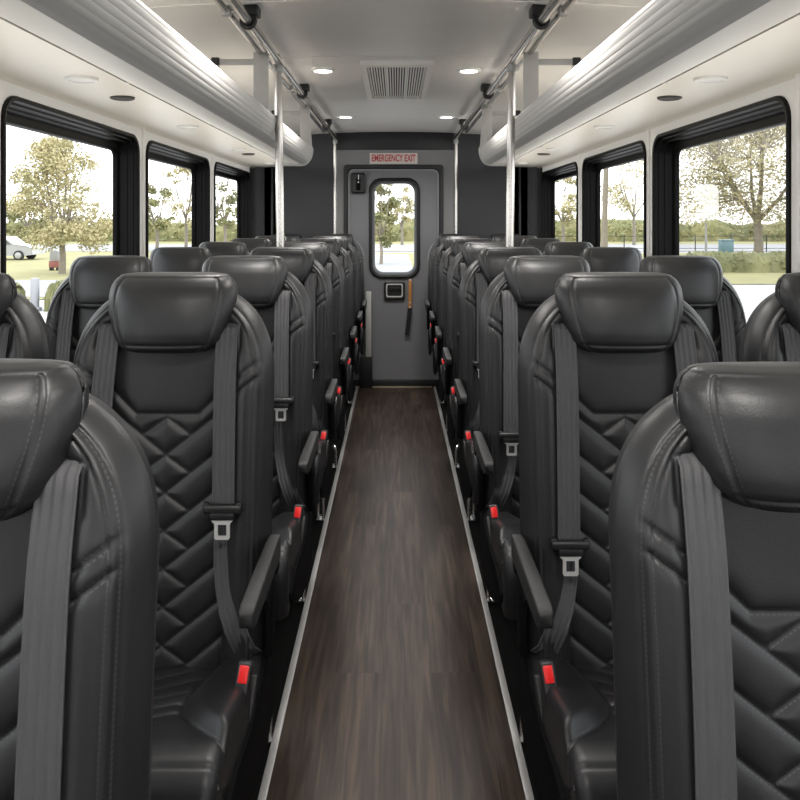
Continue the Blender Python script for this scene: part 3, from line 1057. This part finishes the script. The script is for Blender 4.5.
def rack(sx, nm):
    t = empty('luggage_rack', (0, 0, 0))
    tag(t, f'long pale overhead luggage rack with ribbed metal edge above the {nm} windows', 'luggage rack')
    # ribbed nose
    P, L = smooth_poly(NOSE, 120)
    T = np.gradient(P, axis=0); T /= np.linalg.norm(T, axis=1)[:, None]
    Nn = np.stack([-T[:, 1], T[:, 0]], 1)
    cen = np.array([0.60, 0.42])
    sgn = np.sign(((P - cen) * Nn).sum(1)).mean()
    Nn *= 1 if sgn > 0 else -1
    q = np.linspace(0, 1, 120)
    rib = 0.0014 * np.abs(np.sin(q * PI * 9)) ** 0.5 * sstep(0.20, 0.28, q) * sstep(0.98, 0.9, q)
    Q = P + Nn * rib[:, None]
    mb = MB()
    inner = P[::-1] - Nn[::-1] * 0.012
    prof = np.concatenate([Q, inner])
    mb.loops([[(sx * x, y, H + z) for x, z in prof] for y in (Y0, RE)], True, True)
    mb.build('edge_extrusion', M_['rib'], t)
    # belly: lower skin, stepped panel and shelf
    pr = [(0.83, 0.4405), (0.80, 0.4315), (0.765, 0.408), (0.73, 0.380), (0.70, 0.360), (0.67, 0.3465), (0.64, 0.338), (0.60, 0.331), (0.556, 0.3285), (0.556, 0.352), (0.53, 0.40), (0.56, 0.41), (0.70, 0.405), (0.85, 0.470), (1.10, 0.475), (1.10, 0.462), (0.83, 0.462)]
    mb = MB()
    mb.loops([[(sx * x, y, H + z) for x, z in pr] for y in (Y0, RE - 0.004)], True, True)
    mb.build('shelf', M_['rack'], t)
    # overlapping belly panels
    for y0, y1 in ((0.4, 1.98), (2.0, 2.93), (2.95, 3.68), (3.70, 4.44)):
        mb = MB()
        pp_ = [(0.800, 0.4285), (0.790, 0.421), (0.765, 0.404), (0.73, 0.376), (0.702, 0.357), (0.700, 0.362), (0.73, 0.382), (0.765, 0.410), (0.79, 0.428)]
        mb.loops([[(sx * x, y, H + z) for x, z in pp_] for y in (y0, y1)], True, True)
        mb.build('belly_panel', M_['rack'], t)
    # end cap trim with the upright that reaches the rail
    mb = MB()
    pts = [(0.83, 0.438), (0.79, 0.420), (0.745, 0.388), (0.70, 0.356), (0.655, 0.338), (0.60, 0.328)] + [tuple(p) for p in P[4:112:6]] + [(0.507, 0.44), (0.511, 0.50), (0.518, 0.56), (0.524, 0.62), (0.528, 0.675)]
    mb.tube([(sx * x, RE, H + z) for x, z in pts], 0.010, 8)
    mb.build('end_trim', M_['divider'], t)
    for y in (3.02, RE - 0.03):
        d = MB()
        for x0, x1, z0, z1 in ((0.506, 0.566, 0.40, 0.668), (0.566, 0.80, 0.615, 0.640), (0.70, 0.80, 0.44, 0.62)):
            d.box((sx * (x0 + x1) / 2, y, H + (z0 + z1) / 2), (x1 - x0, 0.012, z1 - z0), 0.003)
        dv = d.build('divider', M_['divider'], t)
        l = MB(); l.box((sx * 0.580, y - 0.008, H + 0.470), (0.026, 0.022, 0.04), 0.004); l.build('latch', M_['header'], dv)
        l = MB(); l.box((sx * 0.715, y - 0.010, H + 0.628), (0.03, 0.02, 0.03), 0.003); l.build('corner_clip', M_['header'], dv)
    return t


rack(-1, 'left'); rack(1, 'right')

# ------------------------------------------------------------------ rails and poles
RZ = H + 0.660
for sx, nm in ((-1, 'left'), (1, 'right')):
    RX = 0.490 if sx < 0 else 0.482
    t = empty('grab_rail', (sx * RX, 0, RZ))
    tag(t, f'pair of polished steel grab rails under the ceiling along the {nm} luggage rack', 'grab rail')
    mb = MB(); mb.tube([(0, Y0, 0), (0, BACK - 0.075, 0)], 0.0165, 20); mb.build('tube', M_['chrome'], t, 40)
    for y in (1.10, 2.52, 3.97, 5.35):
        mb = MB()
        zc = ceil_z(0.47) - RZ
        mb.box((-sx * 0.012, y, zc - 0.016), (0.050, 0.07, 0.034), 0.006)
        mb.box((-sx * 0.004, y, zc / 2), (0.026, 0.030, zc), 0.004)
        br = mb.build('bracket', M_['header'], t, 40)
        mb = MB(); mb.tube([(0.0225 * math.cos(a), y, 0.0225 * math.sin(a)) for a in np.linspace(0, 2 * PI, 24, endpoint=False)], 0.0075, 8, closed=True)
        mb.build('collar', M_['plastic'], br, True)
    # outer, thinner rail clamped to the first and to the rack uprights
    ox, oz = sx * 0.050, 0.006
    mb = MB(); mb.tube([(ox, Y0, oz), (ox, BACK - 0.45, oz)], 0.0115, 16); mb.build('side_tube', M_['chrome'], t, 40)
    for y in (1.05, 2.42, 3.85, 4.5):
        mb = MB()
        mb.box((ox, y, oz), (0.032, 0.030, 0.034), 0.006)
        mb.tube([(ox, y, oz), (0, y - 0.004, 0)], 0.006, 8)
        mb.build('clamp', M_['alu'], t, 40)
    # mid aisle pole, leaning a little, and the pole at the rear wall
    for y, key in ((3.16, 'mid'), (BACK - 0.075, 'rear')):
        lab = f'bright steel pole rising behind the fourth-row aisle seat, {nm} bank' if key == 'mid' else f'slim steel pole against the rear wall at the {nm} side of the exit door'
        p = empty('stanchion_pole', (sx * RX, y, 0))
        tag(p, lab, 'pole')
        mb = MB()
        r = 0.0165 if key == 'mid' else 0.013
        mb.tube([(-sx * (0.025 if key == 'mid' else 0.0), 0, 0.0), (0, 0, RZ - 0.012)], r, 20)
        mb.build('tube', M_['chrome'], p, 40)
        mb = MB()
        mb.cyl((0, 0, RZ - 0.03), r + 0.006, 0.03, 'Z', 20, bev=0.003)
        mb.tube([(0, 0.024 * math.cos(a), RZ + 0.024 * math.sin(a)) for a in np.linspace(0, 2 * PI, 20, endpoint=False)], 0.008, 8, closed=True)
        mb.build('fitting', M_['alu'], p, 40)
        mb = MB(); mb.cyl((-sx * (0.025 if key == 'mid' else 0.0), 0, 0.008), 0.045, 0.016, 'Z', 24, bev=0.004); mb.build('floor_flange', M_['alu'], p, 40)

# ------------------------------------------------------------------ ceiling fittings
def disc_lamp(name, x, y, z, r, label, cat, group, lens, rim, down=0.010):
    t = empty(name, (x, y, z)); tag(t, label, cat, group)
    mb = MB()
    prof = [(r * 0.70, 0.0), (r * 0.72, -down * 0.8), (r * 0.80, -down), (r * 0.95, -down * 0.6), (r, 0.004)]
    n = 32
    mb.grid(np.array([[(a * math.cos(2 * PI * k / n), a * math.sin(2 * PI * k / n), b) for k in range(n)] for a, b in prof]), cv=True)
    mb.build('rim', rim, t, 40)
    mb = MB(); mb.cyl((0, 0, -down * 0.35), r * 0.70, 0.004, 'Z', n); mb.build('lens', lens, t, 40)
    return t


for sx, nm in ((-1, 'left'), (1, 'right')):
    for y, w in ((3.60, 'nearer to the camera'), (5.22, 'closer to the rear wall')):
        x = sx * 0.346
        disc_lamp('ceiling_light', x, y, ceil_z(x), 0.058, f'lit round ceiling light {w}, {nm} of the vent', 'ceiling light', 'lit ceiling lights', M_['led'], M_['wall'])
        ld = bpy.data.lights.new('ceiling_lamp', 'AREA'); ld.shape = 'DISK'; ld.size = 0.24; ld.energy = 6.3; ld.spread = math.radians(145); ld.color = (1, 0.965, 0.92)
        lo = bpy.data.objects.new('ceiling_lamp', ld); lo.location = (x, y, ceil_z(x) - 0.03); link(lo)
    names = {2.32: 'nearest the camera', 3.50: 'second from the camera', 4.60: 'third from the camera', 5.75: 'in the far corner'}
    for y, w in names.items():
        z = H + 0.4305
        disc_lamp('reading_light', sx * 0.96, y, z, 0.050 if y < 5 else 0.035, f'round white reading light under the {nm} rack, {w}', 'reading light', 'reading lights under the racks', M_['lampoff'], M_['wall'], 0.008)
    for y, w in ((2.68, 'nearer the camera'), (4.96, 'farther from the camera')):
        disc_lamp('ceiling_speaker', sx * 0.965, y, H + 0.4305, 0.043, f'round dark speaker grille under the {nm} rack, {w}', 'speaker', 'dark speaker grilles', M_['speaker'], M_['speaker'], 0.006)

# added fill lights without a fixture, aimed up to brighten the soffits
for sx in (-1, 1):
    ld = bpy.data.lights.new('soffit_fill', 'AREA'); ld.shape = 'RECTANGLE'; ld.size = 0.12; ld.size_y = 6.0; ld.energy = 3.8; ld.color = (1, 0.95, 0.86)
    lo = bpy.data.objects.new('soffit_fill', ld); lo.location = (sx * 0.90, 2.9, H + 0.19); lo.rotation_euler = (PI, sx * math.radians(-14), 0); link(lo)

# hidden-from-frame ceiling lights nearer the front keep the same spacing (real lamps)
for sx in (-1, 1):
    for y in (1.98, 0.36):
        x = sx * 0.346
        ld = bpy.data.lights.new('ceiling_lamp', 'AREA'); ld.shape = 'DISK'; ld.size = 0.24; ld.energy = 6.3; ld.spread = math.radians(145); ld.color = (1, 0.965, 0.92)
        lo = bpy.data.objects.new('ceiling_lamp', ld); lo.location = (x, y, ceil_z(x) - 0.03); link(lo)

# air vent
v = empty('ceiling_vent', (0.003, 3.90, H + 0.716))
tag(v, 'grey ceiling air vent with lengthwise slats between the lit ceiling lights', 'air vent')
vx, vy = 0.168, 0.50
def vr(i, z): return [(a, b, z) for a, b in rrect(-vx + i, vx - i, -vy + i * 1.6, vy - i * 1.6, 0.004, 2)]
mb = MB(); mb.loops([vr(0, 0.0), vr(0.002, -0.022), vr(0.010, -0.026), vr(0.030, -0.024), vr(0.034, -0.006)]); mb.build('frame', M_['ventgrey'], v)
mb = MB(); mb.box((0, 0, -0.004), (2 * vx - 0.06, 2 * vy - 0.1, 0.004)); mb.build('backing', M_['ventdark'], v)
mb = MB()
for k in range(22):
    x = -vx + 0.040 + (2 * vx - 0.080) * k / 21
    mb.box((x, 0, -0.019), (0.0056, 2 * vy - 0.10, 0.014))
for x in (-0.045, 0.045):
    mb.box((x, 0, -0.0185), (0.010, 2 * vy - 0.10, 0.016))
mb.build('grille', M_['ventgrey'], v)

# ------------------------------------------------------------------ OUTSIDE
mb = MB(); mb.grid(np.array([[(x, y, GZ) for x in (-160, 160)] for y in (-40, 260)])); structure(mb, 'ground', M_['pave'])
# grass beds
def sheet(name, x0, x1, y0, y1, z, mat):
    mb = MB(); mb.grid(np.array([[(x, y, z) for x in (x0, x1)] for y in (y0, y1)])); return structure(mb, name, mat)
sheet('lawn_left', -150, -6.2, 19, 48, GZ + 0.02, M_['grass'])
sheet('lawn_right', 6.0, 150, 23.5, 46, GZ + 0.02, M_['grass'])
sheet('path_left', -14, -5.0, 19.5, 25, GZ + 0.03, M_['road'])
sheet('lawn_rear', -6.2, 6.0, 26, 46, GZ + 0.022, M_['grass'])
sheet('path_rear', -1.2, 0.7, 8, 44, GZ + 0.026, M_['road'])
sheet('road_far', -150, 150, 48, 62, GZ + 0.03, M_['road'])
sheet('field_far', -150, 150, 62, 200, GZ + 0.035, M_['grass'])


def leaf_mesh(mb, cs, n, size):
    """n small leaf quads scattered in ellipsoid clumps cs = [(centre, radii)]"""
    vol = np.array([c[1][0] * c[1][1] * c[1][2] for c in cs]); vol = vol ** 0.75; vol /= vol.sum()
    ks = RNG.choice(len(cs), n, p=vol)
    d = RNG.normal(size=(n, 3)); d /= np.linalg.norm(d, axis=1)[:, None]
    r = RNG.random(n) ** (1 / 2.2)
    for k, dd, rr in zip(ks, d, r):
        c, rad = cs[k]
        p = Vector((c[0] + dd[0] * rr * rad[0], c[1] + dd[1] * rr * rad[1], c[2] + dd[2] * rr * rad[2]))
        a = Vector(RNG.normal(size=3)).normalized(); b = a.orthogonal().normalized()
        s = size * (0.6 + 0.8 * RNG.random())
        mb.add([p - a * s, p + b * s * 0.5, p + a * s, p - b * s * 0.5], [(0, 1, 2, 3)])


def tree(x, y, h, cw, label, mat, n=2600, leaf=0.11, trunk=0.13, fork=0.34, clumps=26, group='trees outside the windows', low=0.30, gaps=1.0):
    t = empty('tree', (x, y, GZ)); tag(t, label, 'tree', group)
    mb = MB()
    zf = h * fork
    mb.tube([(0, 0, -0.05), (0.03, 0, zf * 0.5), (-0.02, 0.02, zf)], [trunk * 1.25, trunk, trunk * 0.85], 10)
    cs = []
    nb = 6
    boughs = []
    for k in range(nb):
        a = 2 * PI * (k + 0.5 * RNG.random()) / nb
        q = cw * (0.16 + 0.14 * RNG.random()) if k else cw * 0.04
        top = h * (0.62 + 0.14 * RNG.random()) if k else h * 0.80
        p = [Vector((-0.02, 0.02, zf * 0.97)), Vector((q * 0.45 * math.cos(a), q * 0.45 * math.sin(a), zf + (top - zf) * 0.35)),
             Vector((q * math.cos(a) + 0.1 * RNG.normal(), q * math.sin(a), top))]
        boughs.append(p)
        mb.tube(p, [trunk * 0.62, trunk * 0.40, trunk * 0.14], 7)
    for k in range(clumps):
        a = RNG.random() * 2 * PI; q = math.sqrt(RNG.random())
        zz = low + (1 - low) * RNG.random()
        u = (zz - low) / (1 - low)
        env = (1 - u ** 2.2) ** 0.5 * (0.72 + 0.28 * min(1, u / 0.25))
        rx = cw * 0.5 * q * max(env, 0.22) * 0.88
        c = Vector((rx * math.cos(a), rx * math.sin(a), h * zz * 0.95))
        rr = cw * 0.125 * (0.7 + 0.6 * RNG.random()) * gaps
        cs.append((tuple(c), (rr, rr, rr * 0.7)))
        bp = min((b[1].lerp(b[2], f) for b in boughs for f in (0.0, 0.35, 0.7)), key=lambda v: (v - c).length + max(0, v.z - c.z) * 0.8)
        m1 = bp.lerp(c, 0.5) + Vector((0, 0, 0.04 * h * RNG.random()))
        mb.tube([bp, m1, c], [trunk * 0.20, trunk * 0.12, trunk * 0.04], 5)
    mb.build('trunk', M_['bark'], t, 40)
    lf = MB(); leaf_mesh(lf, cs, n, leaf)
    lf.build('crown', mat, t, False, fix=False)
    return t


def at(px, Y): return (px - 396) / 760 * Y


tree(at(62, 28), 28, 5.3, 4.3, 'big pale leafy tree filling the nearest left window', M_['fol_a'], 11000, 0.062, 0.11, 0.25, 70, low=0.22)
tree(at(758, 34), 34, 7.4, 9.6, 'wide spreading pale tree with visible boughs in the nearest right window', M_['fol_a'], 22000, 0.075, 0.19, 0.27, 120, low=0.32)
tree(at(157, 50), 50, 5.0, 4.2, 'young green tree in the middle left window, nearer its front edge', M_['fol_b'], 1800, 0.13, 0.10, 0.3, 18, low=0.28)
tree(at(186, 55), 55, 6.9, 4.6, 'thin airy tree in the middle left window, nearer its rear edge', M_['fol_a'], 1100, 0.12, 0.10, 0.3, 18, low=0.3)
tree(at(225, 50), 50, 6.0, 4.0, 'loose tree in the left window closest to the rear wall', M_['fol_b'], 1300, 0.13, 0.10, 0.3, 18, low=0.28)
tree(at(634, 60), 60, 7.5, 6.0, 'thin airy tree in the middle right window behind the palm trunk', M_['fol_a'], 1200, 0.13, 0.12, 0.3, 18, low=0.3)
tree(at(563, 60), 60, 6.0, 5.0, 'loose bushy tree in the right window closest to the rear wall', M_['fol_a'], 1800, 0.14, 0.12, 0.3, 18, low=0.25)
tree(at(381, 34), 34, 4.3, 2.6, 'pale green tree seen through the exit door window, left half', M_['fol_b'], 2200, 0.09, 0.07, 0.25, 22, low=0.2)
tree(at(402, 60), 60, 4.8, 2.8, 'smaller olive tree seen through the exit door window, right half', M_['fol_a'], 900, 0.12, 0.10, 0.3, 14, low=0.3)
tree(at(28, 62), 62, 4.6, 4.6, 'dark green tree far behind the white car', M_['fol_b'], 1400, 0.14, 0.12, 0.3, 14, low=0.25)

# palm trunk and lamp post on the right
pt = empty('palm_tree', (at(604, 40), 40, GZ)); tag(pt, 'tall bare palm trunk in the middle right window', 'palm')
mb = MB(); mb.tube([(0, 0, -0.05), (0.05, 0, 2.5), (0.15, 0, 6.4)], [0.20, 0.15, 0.13], 12); mb.build('trunk', M_['bark'], pt, 40)
mb = MB()
for k in range(16):
    a = 2 * PI * k / 16
    mb.tube([(0.15, 0, 6.35), (0.15 + 0.9 * math.cos(a), 0.9 * math.sin(a), 6.9 + 0.2 * (k % 2)), (0.15 + 1.9 * math.cos(a), 1.9 * math.sin(a), 6.2)], [0.05, 0.14, 0.02], 5)
mb.build('fronds', M_['fol_b'], pt, 40)
lp_ = empty('lamp_post', (at(706, 40), 40, GZ)); tag(lp_, 'slim white lamp post beyond the hedge in the nearest right window', 'lamp post')
mb = MB(); mb.tube([(0, 0, 0), (0, 0, 2.1)], [0.07, 0.05], 10); mb.build('post', M_['signw'], lp_, 40)
mb = MB(); mb.box((0, -0.05, 2.1), (0.20, 0.30, 0.10), 0.03); mb.build('lamp_head', M_['signw'], lp_, 40)

# hedges
def hedge(x0, x1, y, h, label, n):
    t = MB()
    cs = []
    L = x1 - x0
    k = int(L / 0.35)
    for i in range(k):
        cs.append(((x0 + L * (i + 0.5) / k, y + RNG.normal() * 0.1, GZ + h * 0.48), (0.34, 0.45, h * 0.52 * (0.9 + 0.15 * RNG.random()))))
    leaf_mesh(t, cs, n, 0.07)
    # leafy core so that the hedge is dense
    P = []
    m = 60
    for i in range(m + 1):
        x = x0 + L * i / m
        row = []
        for a in np.linspace(-0.1, PI + 0.1, 9):
            j = 0.9 + 0.16 * RNG.random()
            row.append((x, y + 0.40 * math.cos(a) * j, GZ + h * 0.92 * max(math.sin(a), 0) ** 0.6 * j))
        P.append(row)
    t.grid(np.array(P))
    o = t.build('hedge', M_['fol_c'], None, False, fix=False)
    tag(o, label, 'hedge')
    return o


hedge(at(705, 29) - 0.6, at(830, 29), 29, 0.85, 'low clipped hedge between lawn and tree in the nearest right window', 2600)
hedge(at(-20, 17), at(18, 17), 17, 0.62, 'low clipped hedge left of the white bollard outside the nearest left window', 1300)
hedge(at(52, 17), at(86, 17), 17, 0.62, 'low clipped hedge right of the white bollard outside the nearest left window', 1300)
bo = MB(); bo.cyl((at(35, 16.8), 16.8, GZ + 0.36), 0.09, 0.72, 'Z', 20, bev=0.03); bo.cyl((at(35, 16.8), 16.8, GZ + 0.04), 0.14, 0.08, 'Z', 20, bev=0.02)
tag(bo.build('bollard', M_['signw'], None, 40), 'pale round bollard between two clipped hedges', 'bollard')

# far belt of shrubs
tl = MB(); cs = []
for x in np.arange(-150, 150, 1.5):
    cs.append(((x, 70 + RNG.normal() * 1.2, GZ + 1.0), (1.5, 1.5, 1.4 + 0.5 * RNG.random())))
leaf_mesh(tl, cs, 15000, 0.24)
P = []
for x in np.arange(-150, 151, 1.2):
    hh = 1.5 + 0.7 * RNG.random()
    P.append([(x, 71 - q, GZ + z * hh) for q, z in ((0.9, 0), (0.7, 0.6), (0.2, 0.95), (-0.4, 1.0), (-1, 0))])
tl.grid(np.array(P))
o = tl.build('treeline', M_['fol_b'], None, False, fix=False)
tag(o, 'distant belt of green and ochre shrubs along the horizon', 'shrubs', None, 'stuff')

# black metal fence on the right lawn edge
fe = empty('fence', (0, 47, GZ)); tag(fe, 'thin dark metal fence along the far edge of the right lawn', 'fence')
mb = MB()
for z in (0.25, 1.0): mb.box((at(650, 47) + 6, 0, z), (26, 0.03, 0.03))
mb.build('rail', M_['header'], fe)
for k in range(12):
    mb = MB(); mb.box((at(650, 47) - 6 + k * 2.2, 0, 0.55), (0.05, 0.05, 1.1)); mb.build('fence_post', M_['header'], fe)

# white car on the left
car = empty('car', (at(2, 38), 38.2, GZ)); car.scale = (0.78, 0.78, 0.75); tag(car, 'white car parked beyond the lawn outside the nearest left window', 'car')
body = [(-2.2, 0.35), (-2.25, 0.75), (-2.1, 0.98), (-1.5, 1.05), (-0.9, 1.52), (-0.3, 1.60), (0.4, 1.55), (1.0, 1.08), (1.9, 0.96), (2.2, 0.80), (2.25, 0.38), (1.85, 0.32), (-1.8, 0.32)]
def car_loop(y, k, up=1.0):
    return [(x * k, y, 0.3 + (z - 0.3) * up) for x, z in body]
mb = MB(); mb.loops([car_loop(-0.82, 0.97, 0.95), car_loop(-0.88, 1.0, 0.985), car_loop(-0.80, 1.0, 1), car_loop(0.80, 1.0, 1), car_loop(0.88, 1.0, 0.985), car_loop(0.82, 0.97, 0.95)], True, True)
mb.build('body', M_['carpaint'], car, 30)
for pts in ([(-1.35, 1.06), (-0.85, 1.44), (-0.35, 1.50), (-0.35, 1.06)], [(-0.25, 1.06), (-0.25, 1.50), (0.35, 1.46), (0.85, 1.06)]):
    mb = MB(); mb.loops([[(x, -0.875, z) for x, z in pts], [(x, -0.89, z) for x, z in pts]], True, True); mb.build('car_window', M_['carglass'], car)
for x in (-1.35, 1.35):
    for y in (-0.80, 0.80):
        mb = MB(); mb.cyl((x, y, 0.33), 0.33, 0.22, 'Y', 28, bev=0.04); wh = mb.build('wheel', M_['tyre'], car, 40)
        mb = MB(); mb.cyl((x, y * 1.13, 0.33), 0.21, 0.06, 'Y', 24, bev=0.015); mb.build('hubcap', M_['alu'], wh, 40)

sb = empty('roadside_box', (at(55, 30), 30, GZ)); tag(sb, 'small white box with red base standing left of the big tree trunk', 'box')
mb = MB(); mb.box((0, 0, 0.58), (0.32, 0.30, 0.42), 0.04); mb.build('top', M_['signw'], sb, 40)
mb = MB(); mb.box((0, 0, 0.26), (0.36, 0.34, 0.26), 0.03); mb.build('base', M_['signr'], sb, 40)
mb = MB()
for x in (-0.13, 0.13): mb.box((x, 0, 0.07), (0.08, 0.28, 0.14), 0.01)
mb.build('foot', M_['header'], sb, 40)
ub = empty('utility_box', (at(726, 45), 45, GZ)); tag(ub, 'blue utility cabinet by the far fence in the nearest right window', 'utility box')
mb = MB(); mb.box((0, 0, 0.42), (0.75, 0.5, 0.72), 0.06); mb.build('cabinet', M_['blue'], ub, 40)
mb = MB(); mb.box((0, 0, 0.80), (0.82, 0.56, 0.08), 0.03); mb.build('lid', M_['blue'], ub, 40)

# ------------------------------------------------------------------ light
wd = bpy.data.worlds.new('sky'); SC.world = wd; wd.use_nodes = True
nt = wd.node_tree; bg = nt.nodes['Background']
tc = N(nt, 'ShaderNodeTexCoord'); sep = N(nt, 'ShaderNodeSeparateXYZ'); cr = N(nt, 'ShaderNodeValToRGB')
nt.links.new(tc.outputs['Generated'], sep.inputs[0]); nt.links.new(sep.outputs['Z'], cr.inputs['Fac'])
e = cr.color_ramp.elements
e[0].position = 0.0; e[0].color = (0.97, 0.965, 0.955, 1)
e[1].position = 0.6; e[1].color = (0.90, 0.945, 1.0, 1)
nt.links.new(cr.outputs['Color'], bg.inputs['Color'])
bg.inputs['Strength'].default_value = 2.45

SC.view_settings.view_transform = 'Standard'
SC.view_settings.look = 'None'
SC.view_settings.exposure = 0.45
SC.cycles.max_bounces = 10
SC.cycles.diffuse_bounces = 5
SC.cycles.transparent_max_bounces = 12
SC.cycles.sample_clamp_indirect = 6
